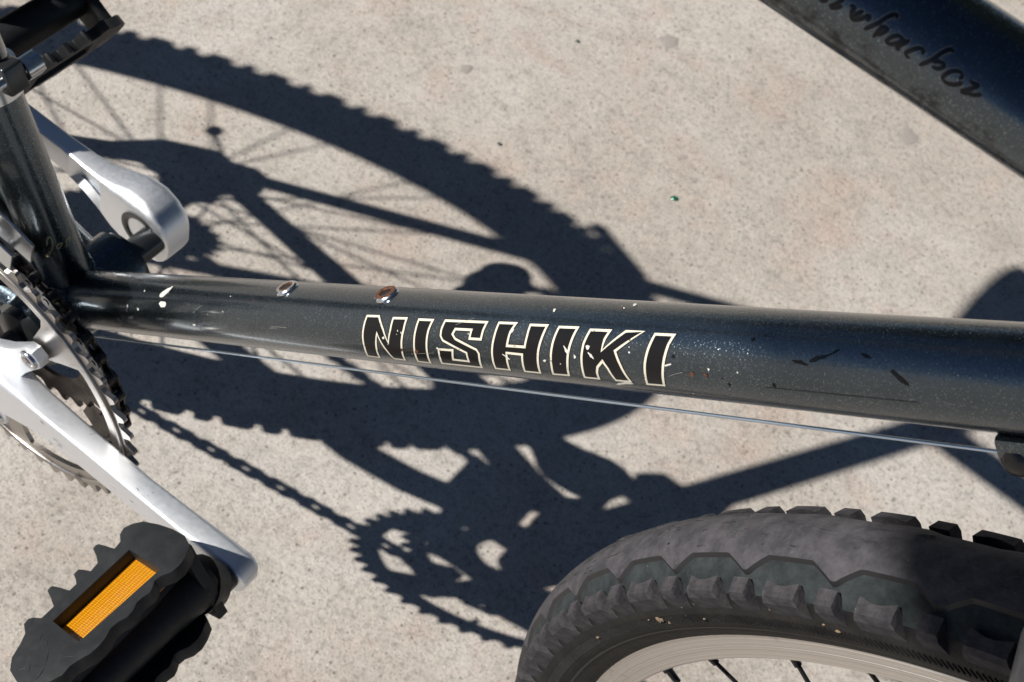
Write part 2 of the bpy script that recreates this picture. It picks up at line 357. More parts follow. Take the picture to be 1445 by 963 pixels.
JAP=[
[(49.08, -12.1), (52.38, -13.37), (53.61, -14.98), (51.53, -15.53), (48.14, -14.83), (45.02, -13.22), (42.0, -10.42), (42.6, -10.0), (44.22, -11.34), (44.71, -12.51)] ,
[(47.16, -19.67), (47.61, -18.03), (46.12, -16.35), (45.02, -16.94), (45.75, -18.49), (46.94, -19.59)] ,
[(47.51, -22.27), (43.62, -20.99)] ,
[(46.96, -22.31), (47.45, -24.82), (45.91, -24.4), (45.06, -23.43)] ,
[(46.82, -26.93), (44.51, -26.17)] ,
]
SADX, SADZ = -350, 622
HOSE = [(-60, 24, 34), (-32, 31, 31), (-10, 33, 27.5), (16, 32, 27), (44, 28, 40), (90, 16, 66)]
m, nt, b = mat("decal_shade", (.03, .035, .04), .35, .7); MAT['paint_dark'] = m

# ------------------------------------------------------------------ bicycle
bike = place('bicycle', None, None, Matrix.Translation(V((0, 0, GZ))))
tag(bike, 'dark gunmetal mountain bicycle with silver cranks, black pedals and knobbly tyres', 'bicycle')
DA, SA, TA = deg(43.294), deg(180 - 68.267), deg(-.187)
DU, SU, TU = (V((math.cos(a), 0, math.sin(a))) for a in (DA, SA, TA))
SL = 475.73; TT0 = SU * SL; SEATTOP = SU * 592
HA = deg(71); HU = V((-math.cos(HA), 0, math.sin(HA))); HF = V((HU.z, 0, -HU.x))
FC = V((631.7, -2.8, 26.2)); BASE = V((593.96, 0, 13.19))
HTl = BASE + HU * 402; HTu = BASE + HU * 520                     # head tube ends
RC = V((-465.2, 0, 24.0))                                        # rear axle
def isect(P, d, Q, e):                                          # 2-D line intersection in the xz plane
    den = d.x * e.z - d.z * e.x; t = ((Q.x - P.x) * e.z - (Q.z - P.z) * e.x) / den; return P + d * t
DEND = isect(V((0, 0, 0)), DU, BASE, HU); TEND = isect(TT0, TU, BASE, HU)
# tubes of the frame
down = auto(part('down_tube', MB().tube([DU * 12, DU * 200, DU * 400, DEND], 15.9, 96, False), 'paint', bike))
auto(part('top_tube', MB().tube([TT0, TT0 + TU * 200, TEND], 14.87, 96, False), 'paint_scuffed', bike))
seat_t = auto(part('seat_tube', MB().tube([SU * 10, SU * 200, SEATTOP], 14.3, 96, True), 'paint', bike))
auto(part('head_tube', MB().tube([HTl, HTu], 18, 48, True), 'paint', bike))
part('headset_cup', MB().tube([HTu, HTu + HU * 14], 19, 32), 'steel', bike)
part('headset_cup', MB().tube([HTl - HU * 12, HTl], 19, 32), 'steel', bike)
bbs = auto(part('bottom_bracket_shell', MB().lathe([(20.5, -34), (20.5, 34)], 64).lathe([(20.5, -34), (14, -34)], 64).lathe([(14, 34), (20.5, 34)], 64), 'paint', bike))
# weld beads where the tubes meet
def weld(P, d, r, off, ph=0):
    u = V((0, 1, 0)); w_ = d.cross(u).normalized(); pts = []
    for i in range(96):
        t = 2 * PI * i / 96; pts.append(P + (u * math.cos(t) + w_ * math.sin(t)) * r + d * (off(t)))
    return MB().tube(pts, [1.5 + .35 * math.sin(i * 1.9) for i in range(96)], 8, False, closed=True)
def bb_off(r): return lambda t: math.sqrt(max(0, 20.5 ** 2 - (r * math.sin(t)) ** 2))
part('weld_bead', weld(V((0, 0, 0)), DU, 16.0, bb_off(16)), 'paint', bike)
part('weld_bead', weld(V((0, 0, 0)), SU, 14.5, bb_off(14.5)), 'paint', bike)
# chainstays, seatstays, dropouts, bridges
for sy in (-1, 1):
    hub_end = RC + V((14, sy * 64, -2)); pts = [V((-12, sy * 21, 2)), V((-55, sy * 25, 2)), V((-90, sy * 31, 3)), V((-125, sy * 43, 5)), V((-175, sy * 54, 8)), V((-300, sy * 59, 14)), hub_end]
    auto(part('chainstay', MB().tube(pts, [11, 11, 11, 11, 10.5, 9.5, 7.5], 20), 'paint', bike))
    top = SU * 584 + V((-10, sy * 16, 0)); he = RC + V((6, sy * 64, 12))
    auto(part('seatstay', MB().tube([he, he.lerp(top, .3) + V((0, sy * 2, 0)), he.lerp(top, .72) + V((0, sy * 5, 0)), top], [6.5, 7.8, 7.8, 7], 18), 'paint', bike))
    dr = [(-16, -12), (-4, -22), (18, -26), (26, -10), (40, -6), (40, 6), (24, 10), (10, 30), (-2, 30), (-14, 12)]
    part('dropout', MB().plate(dr, [], 6, Matrix.Translation(RC + V((0, sy * 66, 0)))), 'darksteel', bike)
    q0 = he.lerp(top, .51); part('brake_boss', MB().cyl(q0, q0 + V((-14, sy * 7, 4)), 6), 'steel', bike)
    ba = part('brake_arm', MB().tube([q0 + V((-8, sy * 7, 2)), V((-378, sy * 52, 301)), V((-402, sy * 58, 304)), V((-412, sy * 61, 303)), V((-420, sy * 62, 302))], [7, 6, 4.5, 6, 4], 12), 'darksteel', bike)
    part('brake_shoe', MB().box(V((-378, sy * 24, 288)), (40, 8, 10), rotm(V((.96, 0, .28)), V((0, 1, 0)), V((-.28, 0, .96)), V((-378 - .96 * -378 * 1, 0, 0))) if 0 else None, 2), 'vinyl', ba)
part('stay_plate', MB().box(V((-58, 0, -8)), (64, 44, 4), None, 1.2).cyl(V((-56, 0, -14)), V((-56, 0, -4)), 9, 6), 'darksteel', bike)
sb = (RC + V((6, 0, 12))).lerp(SU * 584, .60); part('stay_bridge', MB().cyl(sb + V((0, -30, 0)), sb + V((0, 30, 0)), 6.5), 'paint', bike)
# bottle bosses with rust
for k, (t, rusty) in enumerate(((202.5, 0), (269.5, 1))):
    n_ = V((-DU.z, 0, DU.x)); c0 = DU * t + n_ * 15.4; M = rotm(DU, n_, DU.cross(n_), c0)
    bo = auto(part('bottle_boss', MB().lathe([(5.4, 0), (5.2, 1.0), (4.5, 1.6), (3.8, 1.6)], 32, M=M).lathe([(3.8, 1.6), (3.0, 1.6), (2.5, -2), (0, -2)], 32, M=M), 'steel', bike))
    part('bolt_hole_dark', MB().lathe([(0, 1.35), (2.6, 1.35)], 20, M=M), 'black_decal', bo)  # flat black disc painted in for the dark inside the hole
    part('rust_ring', MB().lathe([(4.6, 1.62), (4.0, 2.0), (2.9, 1.9), (2.6, 1.5), (2.5, 1.2)] if rusty else [(3.3, 1.64), (2.9, 1.8), (2.5, 1.5), (2.4, 1.2)], 28, M=M), 'rust', bo)

# ---- flat print on the tubes: outlines given as (distance along the tube, arc from its right side), both mm
def on_tube(A, u, r, t, s_, h=0.):
    n_ = V((-u.z, 0, u.x)); a = s_ / r
    return V(A) + u * t + (V((0, -1, 0)) * math.cos(a) + n_ * math.sin(a)) * (r + h)
def wrap(poly, A, u, r, h, name, m, parent, holes=()):
    """a filled outline laid on a tube, cut fine enough to follow it"""
    bm = bmesh.new(); es = []
    for lp in [poly] + list(holes):
        L = []
        for i, p in enumerate(lp):
            q = lp[(i + 1) % len(lp)]; d = math.hypot(q[0] - p[0], q[1] - p[1]); k = max(1, int(d / 1.6))
            L += [(p[0] + (q[0] - p[0]) * j / k, p[1] + (q[1] - p[1]) * j / k) for j in range(k)]
        vv = [bm.verts.new((x, y, 0)) for x, y in L]; es += [bm.edges.new((vv[i], vv[(i + 1) % len(vv)])) for i in range(len(vv))]
    bmesh.ops.triangle_fill(bm, edges=es, use_beauty=True)
    lo = min(v.co.y for v in bm.verts); hi = max(v.co.y for v in bm.verts); y = math.floor(lo) + .73
    while y < hi:
        bmesh.ops.bisect_plane(bm, geom=bm.verts[:] + bm.edges[:] + bm.faces[:], plane_co=(0, y, 0), plane_no=(0, 1, 0)); y += 1.3
    for v in bm.verts: v.co = on_tube(A, u, r, v.co.x, v.co.y, h)
    for f in bm.faces:
        f.normal_update(); c0 = f.calc_center_median(); ax = V(A) + u * (c0 - V(A)).dot(u)
        if f.normal.dot(c0 - ax) < 0: f.normal_flip()
    mb = MB(); mb.bm(bm, True); return part(name, mb, m, parent)
def smooth_line(p, k=5):
    p = [V((a, b_)) for a, b_ in p]
    if len(p) < 3: return p
    o = []
    for i in range(len(p) - 1):
        a, b_, c, d = p[max(i - 1, 0)], p[i], p[i + 1], p[min(i + 2, len(p) - 1)]
        for j in range(k):
            t = j / k; o.append(.5 * ((2 * b_) + (-a + c) * t + (2 * a - 5 * b_ + 4 * c - d) * t * t + (-a + 3 * b_ - 3 * c + d) * t ** 3))
    return o + [p[-1]]
def ribbon(line, wd, A, u, r, h, mb, slant=True):
    p = smooth_line(line); n = len(p); L = []; R_ = []
    for i in range(n):
        d = (p[min(i + 1, n - 1)] - p[max(i - 1, 0)]).normalized(); q = V((-d.y, d.x)); e = wd * .5
        if slant: e *= .62 + .75 * abs(d.dot(V((.5, .86))))
        if i in (0, n - 1): e *= .75
        L.append(p[i] + q * e); R_.append(p[i] - q * e)
    vs = [on_tube(A, u, r, v.x, v.y, h) for v in L] + [on_tube(A, u, r, v.x, v.y, h) for v in R_]
    mb.add(vs, [(i, i + 1, n + i + 1, n + i) for i in range(n - 1)], True)
    for e_ in (0, n - 1):                              # round ends
        rr = (L[e_] - R_[e_]).length / 2; c = p[e_]; k = 10
        mb.add([on_tube(A, u, r, c.x, c.y, h)] + [on_tube(A, u, r, c.x + rr * math.cos(2 * PI * j / k), c.y + rr * math.sin(2 * PI * j / k), h) for j in range(k)], [(0, 1 + j, 1 + (j + 1) % k) for j in range(k)])
def area(p): return sum(p[i][0] * p[(i + 1) % len(p)][1] - p[(i + 1) % len(p)][0] * p[i][1] for i in range(len(p))) / 2
def offset(p, d):
    if area(p) < 0: p = p[::-1]
    o = []; n = len(p)
    for i in range(n):
        a, b_, c = p[i - 1], p[i], p[(i + 1) % n]
        d1 = V((b_[0] - a[0], b_[1] - a[1])).normalized(); d2 = V((c[0] - b_[0], c[1] - b_[1])).normalized()
        n1 = V((d1.y, -d1.x)); n2 = V((d2.y, -d2.x)); k = 1 + n1.dot(n2); mm = (n1 + n2) / max(k, .45)
        o.append((b_[0] + mm.x * d, b_[1] + mm.y * d))
    return o
O3 = V((0, 0, 0))
for lp in LET:
    lt = wrap(offset(lp, .33), O3, DU, 15.9, .05, 'letter', 'black_decal', down)
    wrap(lp, O3, DU, 15.9, .10, 'letter', 'cream', down)
    wrap(offset(lp, -.95), O3, DU, 15.9, .15, 'letter', 'black_decal', down)
def rough_edge(p, seed, k=2, amp=.34):
    rn = random.Random(seed)
    for _ in range(k):
        q = []
        for i in range(len(p)):
            a, b_ = p[i], p[(i + 1) % len(p)]; q += [(a[0] * .75 + b_[0] * .25, a[1] * .75 + b_[1] * .25), (a[0] * .25 + b_[0] * .75, a[1] * .25 + b_[1] * .75)]
        p = [(x + rn.uniform(-amp, amp), y + rn.uniform(-amp, amp)) for x, y in q]; amp *= .5
    return p
rn = random.Random(12)
for k in range(48):
    t = rn.choice([rn.uniform(60, 190), rn.uniform(150, 470)]); s0 = rn.gauss(5, 9); r_ = abs(rn.gauss(0, .22)) + .10
    if -8 < s0 < 26:
        m_ = rn.choice(['chip', 'chip', 'rust', 'black_decal']); mb = MB(); L_ = [(t + r_ * math.cos(a) * rn.uniform(.6, 1.5), s0 + r_ * math.sin(a) * rn.uniform(.6, 1.4)) for a in [j * PI / 4 for j in range(8)]]
        mb.add([on_tube(O3, DU, 15.9, x, y, .19) for x, y in L_], [tuple(range(8))]); part('paint_chip', mb, m_, down)
for k in range(6):
    t = rn.uniform(110, 430); s0 = rn.uniform(-4, 18); L_ = rn.uniform(5, 16); a = rn.gauss(0, .25); mb = MB()
    ribbon([(t, s0), (t + L_ * .5, s0 + L_ * .5 * a + rn.uniform(-.3, .3)), (t + L_, s0 + L_ * a)], rn.uniform(.07, .14), O3, DU, 15.9, .18, mb, False); part('scratch', mb, 'greyline', down)
mb = MB(); ribbon([BLK[6][0], BLK[6][1], BLK[6][2]], .18, O3, DU, 15.9, .18, mb, False); part('scratch', mb, 'paint_dark', down); del BLK[6]
CHIP = [rough_edge(p, i) for i, p in enumerate(CHIP)]; BLK = [rough_edge(p, 50 + i) for i, p in enumerate(BLK)]; RUST = [rough_edge(p, 90 + i) for i, p in enumerate(RUST)]
for i, lp in enumerate(CHIP): wrap(lp, O3, DU, 15.9, .20, 'paint_chip', 'chip', down)
for lp in BLK: wrap(lp, O3, DU, 15.9, .20, 'scratch', 'black_decal', down)
for lp in RUST: wrap(lp, O3, DU, 15.9, .21, 'rust_spot', 'rust', down)
tt = bpy.data.objects['top_tube']; groups = [[0], [1], [2, 3, 4], [5, 6], [7, 8], [9], [10, 11], [12], [13]]
for gi in groups:
    a = MB(); b_ = MB(); c = MB()
    for i in gi: ribbon(SCR[i], 1.2, TT0, TU, 14.87, .05, a); ribbon(SCR[i], 1.02, TT0, TU, 14.87, .09, c); ribbon(SCR[i], .54, TT0, TU, 14.87, .14, b_)
    part('letter', a, 'greyline', tt); part('letter', c, 'paint_dark', tt); part('letter', b_, 'black_decal', tt)
for lp in JAP:
    mb = MB(); ribbon(lp, .75, O3, SU, 14.3, .08, mb, False); part('letter', mb, 'gold', seat_t)
mb = MB(); mb.add([], []); ribbon([(50, -18), (50, 18)], .5, O3, SU, 14.3, .06, mb, False); part('decal_edge', mb, 'black_decal', seat_t)

# ---- bottom bracket cups, axle, cranks
for sy in (-1, 1): auto(part('bearing_cup', MB().lathe([(17.5, sy * 34), (17.5, sy * 38), (12, sy * 40), (8.5, sy * 41), (8.5, sy * 60)], 48), 'darksteel', bike))
def arm(sections, name, pocket=None):
    """loft of rounded boxes; section = (x, y_inner, y_outer, z_low, z_high, corner)"""
    mb = MB(); n = 24; vs = []; fs = []
    for (x, y0, y1, z0, z1, c) in sections:
        cy, cz, hy, hz = (y0 + y1) / 2, (z0 + z1) / 2, abs(y1 - y0) / 2, (z1 - z0) / 2; ring = []
        c = min(c, hy * .98, hz * .98)
        for q, (sy, sz) in enumerate(((1, 1), (-1, 1), (-1, -1), (1, -1))):
            for j in range(6):
                t = (q * 90 + j * 18) * PI / 180; ring.append((x, cy + sy * (hy - c) + c * math.cos(t), cz + sz * (hz - c) + c * math.sin(t)))
        vs += ring
    for i in range(len(sections) - 1):
        for j in range(n): a = i * n + j; b_ = i * n + (j + 1) % n; fs.append((a, b_, b_ + n, a + n))
    fs.append(tuple(range(n))[::-1]); k = (len(sections) - 1) * n; fs.append(tuple(range(k, k + n)))
    mb.add(vs, fs, True); bm = bmesh.new(); bv = [bm.verts.new(p) for p in mb.v]; [bm.faces.new([bv[i] for i in f]) for f in mb.f]; bmesh.ops.recalc_face_normals(bm, faces=bm.faces[:])
    return MB().bm(bm, True)
def round_end(x, y0, y1, z0, z1, c, R_, s_, k=6):
    cz = (z0 + z1) / 2; h = (z1 - z0) / 2; o = []
    for i in range(1, k + 1):
        t = PI / 2 * i / k * .985; o.append((x + s_ * R_ * math.sin(t), y0 + (y1 - y0) * .34 * (i / k) ** 3, y1 - (y1 - y0) * .24 * (i / k) ** 2.5, cz - h * math.cos(t), cz + h * math.cos(t), c * max(.15, math.cos(t))))
    return o
# drive side arm points forward, the other backward; both a little above level
sec = [(-22, -54, -69, -8, 10, 4), (-10, -52, -71, -19, 19, 5), (8, -52, -71, -20, 20, 5), (22, -53, -70.5, -17, 17, 4), (40, -54, -68.5, -12, 12.5, 2), (75, -54.5, -67.5, -10.5, 11, 1.8), (110, -55, -67.5, -9.5, 11, 1.8), (140, -54, -67.5, -9, 11.5, 1.9), (160, -52.5, -67, -9.5, 12, 3.2), (172, -52, -66.5, -11, 12.5, 4)]
cr = auto(part('crank_arm', arm(sec + round_end(172, -52, -66.5, -11, 12.5, 3, 10.5, 1), 'crank_arm'), 'alloy', bike), 50)
sm = MB(); rn = random.Random(9)
for k in range(34):
    x = rn.choice([rn.uniform(20, 60), rn.uniform(30, 165)]); top_ = rn.random() < .45; L_ = rn.uniform(.6, 5); a = rn.gauss(.2, .5)
    c0 = V((x, rn.uniform(-65, -56), 11.1)) if top_ else V((x, -67.5 - (1.0 if x < 60 else 0), rn.uniform(-8, 8))); d_ = V((math.cos(a), math.sin(a), 0)) if top_ else V((math.cos(a), 0, math.sin(a)))
    sm.tube([c0 - d_ * L_ * .5, c0, c0 + d_ * L_ * .5], [.04, rn.uniform(.08, .20), .04], 5, False)
part('scuffs', sm, 'housing', cr)['kind'] = 'stuff'
part('crank_bolt', MB().cyl(V((0, -68, 0)), V((0, -72.5, 0)), 11, 24), 'darksteel', cr)
sp_ang = [52.5 + 72 * i for i in range(5)]
for a in sp_ang:
    a = deg(a); d = V((math.cos(a), 0, math.sin(a))); t_ = V((-math.sin(a), 0, math.cos(a)))
    M = rotm(d, V((0, 1, 0)), t_, V((0, -57, 0)))
    sp = auto(part('spider_arm', MB().plate([(6, -15), (20, -11.5), (36, -8), (48, -7), (58, -6.5), (62, -3), (62, 3), (58, 6.5), (48, 7), (36, 8), (20, 11.5), (6, 15)], [], 6.5, M, 1.2), 'alloy', cr), 40)
    bp = d * 55
    part('chainring_bolt', MB().lathe([(0, -60.9), (2.6, -60.9), (3.0, -62.0), (5.2, -62.2), (5.6, -61.4), (5.6, -59)], 24, M=Matrix.Translation(bp)), 'steel', sp)
    part('bolt_socket', MB().lathe([(0, -61.1), (2.6, -61.1)], 12, M=Matrix.Translation(bp)), 'rust', sp)
def toothed(nt_, tip, root, inner, tabs, th, y, tab_in=49, phase=0):
    out = []
    for i in range(nt_):
        a0 = 2 * PI * (i + phase) / nt_
        for f, r in ((-.5, root), (-.30, root + .6), (-.12, tip - .4), (.0, tip), (.12, tip - .4), (.30, root + .6)): out.append((r * math.cos(a0 + f * 2 * PI / nt_), r * math.sin(a0 + f * 2 * PI / nt_)))
    hole = []
    for i in range(180):
        a = 2 * PI * i / 180; r = inner
        if tabs:
            dd = min(abs((math.degrees(a) - q + 180) % 360 - 180) for q in sp_ang); 
            f = max(0, min(1, (11 - dd) / 5)); f = f * f * (3 - 2 * f); r = inner + (tab_in - inner) * f
        hole.append((r * math.cos(a), r * math.sin(a)))
    return MB().plate(out, [hole], th, Matrix.Translation(V((0, y, 0))))
rg = part('chainring', toothed(46, 96.6, 90.5, 80, True, 2.6, -51.0), 'ring', cr)
part('guard_lip', MB().lathe([(88.8, -52.35), (88.8, -53.4), (86.6, -53.4), (86.4, -52.35)], 160), 'ring', rg)
part('chainring', toothed(36, 73.8, 68.2, 60, True, 2.4, -38), 'ring_dark', cr)
part('chainring', toothed(26, 54.5, 48.5, 34, False, 2.2, -29), 'ring_dark', cr)
for k in range(5):
    a = deg(18 + 72 * k); part('shift_pin', MB().cyl(V((84 * math.cos(a), -49.7, 84 * math.sin(a))), V((84 * math.cos(a), -45, 84 * math.sin(a))), 2.2, 10), 'steel', rg)
sec = [(9, 57, 82, -26, 16, 6), (0, 57, 83, -30, 19, 8), (-12, 57.5, 83, -31, 18, 8), (-24, 58.5, 80, -27, 14, 5), (-32, 59.2, 77.5, -22, 12, 3.6), (-36, 59.5, 76.5, -20, 11.5, 3.2), (-50, 60, 74.5, -15, 11, 2.6), (-67, 60.6, 73.8, -13, 11, 2.4), (-75, 61, 73.5, -12, 11, 2.4), (-110, 61, 73, -10, 11, 2.4), (-150, 60, 73, -10, 11, 3), (-168, 59, 73, -11, 12, 4)]
sec = [(x - (11 if x > -40 else 11 * max(0, (x + 75) / 35)), a, b_ - 1.5, c + 3, d + 1, e * .8) for x, a, b_, c, d, e in sec]
front = [(-2 + 12 * math.sin(t), 57 + 3 * (1 - math.cos(t)), 80.5 - 5 * (1 - math.cos(t)), -4 - 20 * math.cos(t), -3 + 19 * math.cos(t), 6 * math.cos(t) + .4) for t in [PI / 2 * i / 7 * .985 for i in range(7, 0, -1)]]
cl = part('crank_arm', arm(front + sec + round_end(-168, 59, 73, -8, 13, 4, 13, -1), 'crank_arm'), 'alloy', bike)
cl.data.name = 'crank_arm_left'
# hollow on its inner face, and the recess of the axle
bm = bmesh.new(); bm.from_mesh(cl.data)
sel = [f for f in bm.faces if f.normal.y < -.8 and -.072 < f.calc_center_median().x < -.040]
if sel:
    r = bmesh.ops.inset_region(bm, faces=sel, thickness=.0050, depth=0)
    vs = {v for f in sel for v in f.verts}
    for v in vs: v.co.y += .0060
bm.to_mesh(cl.data); bm.free(); auto(cl, 42)
part('axle_recess', MB().lathe([(14.5, 56.4), (13, 56.2), (10.5, 56.6), (10, 57.5)], 32, M=Matrix.Translation(V((-9, 0, -2)))), 'darksteel', cl)
cl_t = Matrix.Translation(V((0, 0, 0)))

# ---- pedals: local axes a (outward along the axle), e (across the cage), f (thickness)
def pedal(c, sy, th, shift, d2, lens):
    e = V((math.cos(deg(th)), 0, math.sin(deg(th)))); f = V((-e.z, 0, e.x)); a = V((0, sy, 0)); c0 = c; c = c + e * shift
    def P(aa, ee, ff): return c + a * aa + e * ee + f * ff
    Mp = lambda ee: rotm(a, e, f, c + e * ee)           # plate(): local x=a, y=e, z=f
    body = auto(part('pedal', MB().tube([P(5, 0, 0), P(12, 0, 0), P(36, 0, 0), P(84, 0, 0), P(96, 0, 0)], [13, 15, 12.5, 12, 10], 28), 'resin', bike))
    part('pedal_axle', MB().tube([c0 + a * -6, c0 + a * 2, c0 + a * 2.1, c0 + e * shift * .6 + a * 9], [8, 8, 12, 15], 20), 'vinyl', body)
    if lens: part('centre_web', MB().box(V((0, 0, 0)), (76, 32, 11), rotm(a, e, f, P(50, 0, -1)), 2), 'resin', body)
    up = [(12.5, 25.4), (16.6, 27.5), (20.5, 25.6), (23.5, 21.6), (27.9, 20.7), (28.6, 26), (29.4, 31.2), (30.6, 32), (32.8, 31.6), (35.2, 26), (38, 21.4), (43.1, 20.4), (44.0, 24.5), (45.2, 27.5), (48.3, 27.1), (50, 23.5), (51.8, 20.6), (56.0, 20.6), (56.8, 26), (57.9, 31.2), (59, 31.9), (61.2, 31.2), (63.4, 25.5), (66.1, 19.8), (73.4, 19.6), (75, 23.8), (76.8, 25.6), (79.8, 24.9), (83, 19.5), (88, 16.5), (95, 13.5), (100, 8), (102, 1), (101, -8), (97, -14.5), (90, -18)]
    dn = [(85, -17.2), (81, -18.4), (76, -20.6), (71, -20.9), (66.5, -20), (62, -18.0), (58, -18.2), (54, -20.1), (50, -19.8), (46, -17.6), (42, -17.9), (39, -18.9), (36, -17.6), (33, -15.4), (29.5, -16), (26, -18.8), (21, -19.6), (16, -18), (10, -14.5), (6.5, -7), (6, 2), (7, 12), (9, 21)]
    win = [(25, 12.8), (72, 12.5), (74, -9.8), (27, -12.2)]
    for s_, dist in ((1, 31), (-1, -d2)):
        hl = [win] if s_ > 0 else [[(43.5 + 3.2 * math.cos(-k * PI / 6), 2.5 + 3.2 * math.sin(-k * PI / 6)) for k in range(12)]]
        o = up + dn if s_ > 0 else [(x + 9, z * .93 + (3 if z > 0 else 2)) for x, z in up + dn]
        cg = auto(part('pedal_cage', MB().plate(o, hl, 7, Mp(dist - s_ * 3.5), .3), 'resin', body), 38)
        if s_ > 0:
            part('reflector', MB().plate([(23, 15), (75, 15), (76, -14), (24, -14)], [], 2.0, Mp(dist - 7.6)), 'amber', cg) if lens else None
            rn = random.Random(21); gm = MB()
            for k in range(12):
                aa = rn.uniform(78, 99); ff = rn.uniform(-13, 12); dr_ = rn.gauss(0, .9); L_ = rn.uniform(2, 9); gm.tube([P(aa + L_ * q * math.sin(dr_) * .5, dist + .02, ff + L_ * q * math.cos(dr_) * .5) for q in (-1, 0, 1)], [.05, rn.uniform(.12, .28), .05], 5, False)
            part('gouge', gm, 'vinyl', cg)['kind'] = 'stuff'
    for aa, hw in ((11, 13), (90, 12)):                 # end walls that join the two cages to the barrel
        M = rotm(e, a, f, c + a * aa)
        auto(part('end_bar', MB().plate([(-d2 + 2, -hw), (-10, -13), (0, -15), (12, -13), (29, -hw), (29, hw), (12, 13.5), (0, 15), (-10, 13), (-d2 + 2, hw)], [], 6, M, 1), 'resin', body), 38)
    part('grease_cap', MB().tube([P(96, 0, 0), P(102, 0, 0)], [9, 7], 20), 'vinyl', body)
    return body
pedal(V((172, -73, 7)), -1, 122, 12, 21, True); pedal(V((-172, 76, -7)), 1, 332, 0, 36, False)

# ---- chain of separate links round the middle ring
def link_mesh(outer):
    mb = MB(); P = 12.7
    o = []
    for k in range(7): a = PI / 2 + PI * k / 6; o.append((-P / 2 + 4 * math.cos(a), 4 * math.sin(a)))
    o += [(0, -2.7)]
    for k in range(7): a = -PI / 2 + PI * k / 6; o.append((P / 2 + 4 * math.cos(a), 4 * math.sin(a)))
    o += [(0, 2.7)]
    yy = 2.9 if outer else 1.9
    for s_ in (-1, 1): mb.plate(o, [], .9, Matrix.Translation(V((0, s_ * yy, 0))))
    if outer:
        for s_ in (-1, 1): mb.cyl(V((s_ * P / 2, -3.8, 0)), V((s_ * P / 2, 3.8, 0)), 1.9, 8)
    else:
        for s_ in (-1, 1): mb.cyl(V((s_ * P / 2, -1.5, 0)), V((s_ * P / 2, 1.5, 0)), 3.9, 10)
    return mb
CR_ = 72.2; CY = -38; HR = 34; PUL1 = V((-440, 0, -62)); PUL2 = V((-415, 0, -176))
def path():
    pts = []; th0 = math.atan2(24 + 0, -465)
    a = PI / 2 + .08
    top_end = RC + V((HR * math.cos(a), 0, HR * math.sin(a)))
    pts.append(top_end); start = V((CR_ * math.cos(a), 0, CR_ * math.sin(a)))
    aend = -PI / 2 - .24
    n = 60
    arc = [V((CR_ * math.cos(a + (aend - a) * i / n), 0, CR_ * math.sin(a + (aend - a) * i / n))) for i in range(n + 1)]
    pts += arc; r = 22
    pts += [PUL2 + V((r * math.cos(t), 0, r * math.sin(t))) for t in [deg(-105 - i * 14) for i in range(12)]]
    pts += [PUL1 + V((r * math.cos(t), 0, r * math.sin(t))) for t in [deg(-70 + i * 14) for i in range(11)]]
    pts += [RC + V((HR * math.cos(t), 0, HR * math.sin(t))) for t in [deg(-70 - i * 14) for i in range(14)]]
    pts.append(top_end); return pts
pp = path(); cum = [0]
for a, b_ in zip(pp, pp[1:]): cum.append(cum[-1] + (b_ - a).length)
def at(s_):
    for i in range(len(cum) - 1):
        if cum[i + 1] >= s_: return pp[i].lerp(pp[i + 1], (s_ - cum[i]) / max(1e-6, cum[i + 1] - cum[i]))
    return pp[-1]
NL = int(cum[-1] / 12.7); chain = None; rest = MB(); lm = [link_mesh(0), link_mesh(1)]; me_l = [lm[0].me('chain_link', MAT['chain']), lm[1].me('chain_link', MAT['chain'])]
root_c = place('chain', None, bike, Matrix.Identity(4))
for i in range(NL):
    a, b_ = at(i * 12.7), at((i + 1) * 12.7); u = (b_ - a).normalized(); c = (a + b_) / 2 + V((0, CY, 0))
    back = max(0, min(1, -c.x / 465)); c.y += -3 * back
    M = rotm(u, V((0, 1, 0)), u.cross(V((0, 1, 0))), c)
    if c.x > -95 and cum[1] - 120 < i * 12.7 < cum[62] + 60: place('chain_link', me_l[i % 2], root_c, M)
    else: rest.add(lm[i % 2].v, lm[i % 2].f, False, M)
o = part('far_chain_links', rest, 'chain', root_c); o['kind'] = 'stuff'
# cassette and rear derailleur
cas = part('cassette', MB(), 'ring_dark', bike)
for k, (r, y) in enumerate(((50, -24), (44, -28), (38, -32), (33, -37), (28, -41), (24, -45))):
    part('sprocket', toothed(int(r / 2.05), r + 2, r - 2.5, 16, False, 2, y, 0).__class__().add(*(lambda q: ([tuple(V(p) + RC) for p in q.v], q.f))(toothed(int(r / 2.05), r + 2, r - 2.5, 16, False, 2, y, 0))), 'ring_dark', cas)
der = part('rear_derailleur', MB().tube([RC + V((4, -70, -20)), RC + V((30, -74, -50)), PUL1 + V((-4, -62, 6))], [9, 12, 11], 14), 'darksteel', bike)
for p in (PUL1, PUL2): part('jockey_wheel', MB().lathe([(4, -45), (20, -45), (20, -41), (4, -41)], 24, M=Matrix.Translation(p)), 'vinyl', der)
for yy in (-50, -36): part('derailleur_cage', MB().tube([PUL1 + V((0, yy, 0)), PUL2 + V((0, yy, 0))], [9, 10], 4), 'darksteel', der)
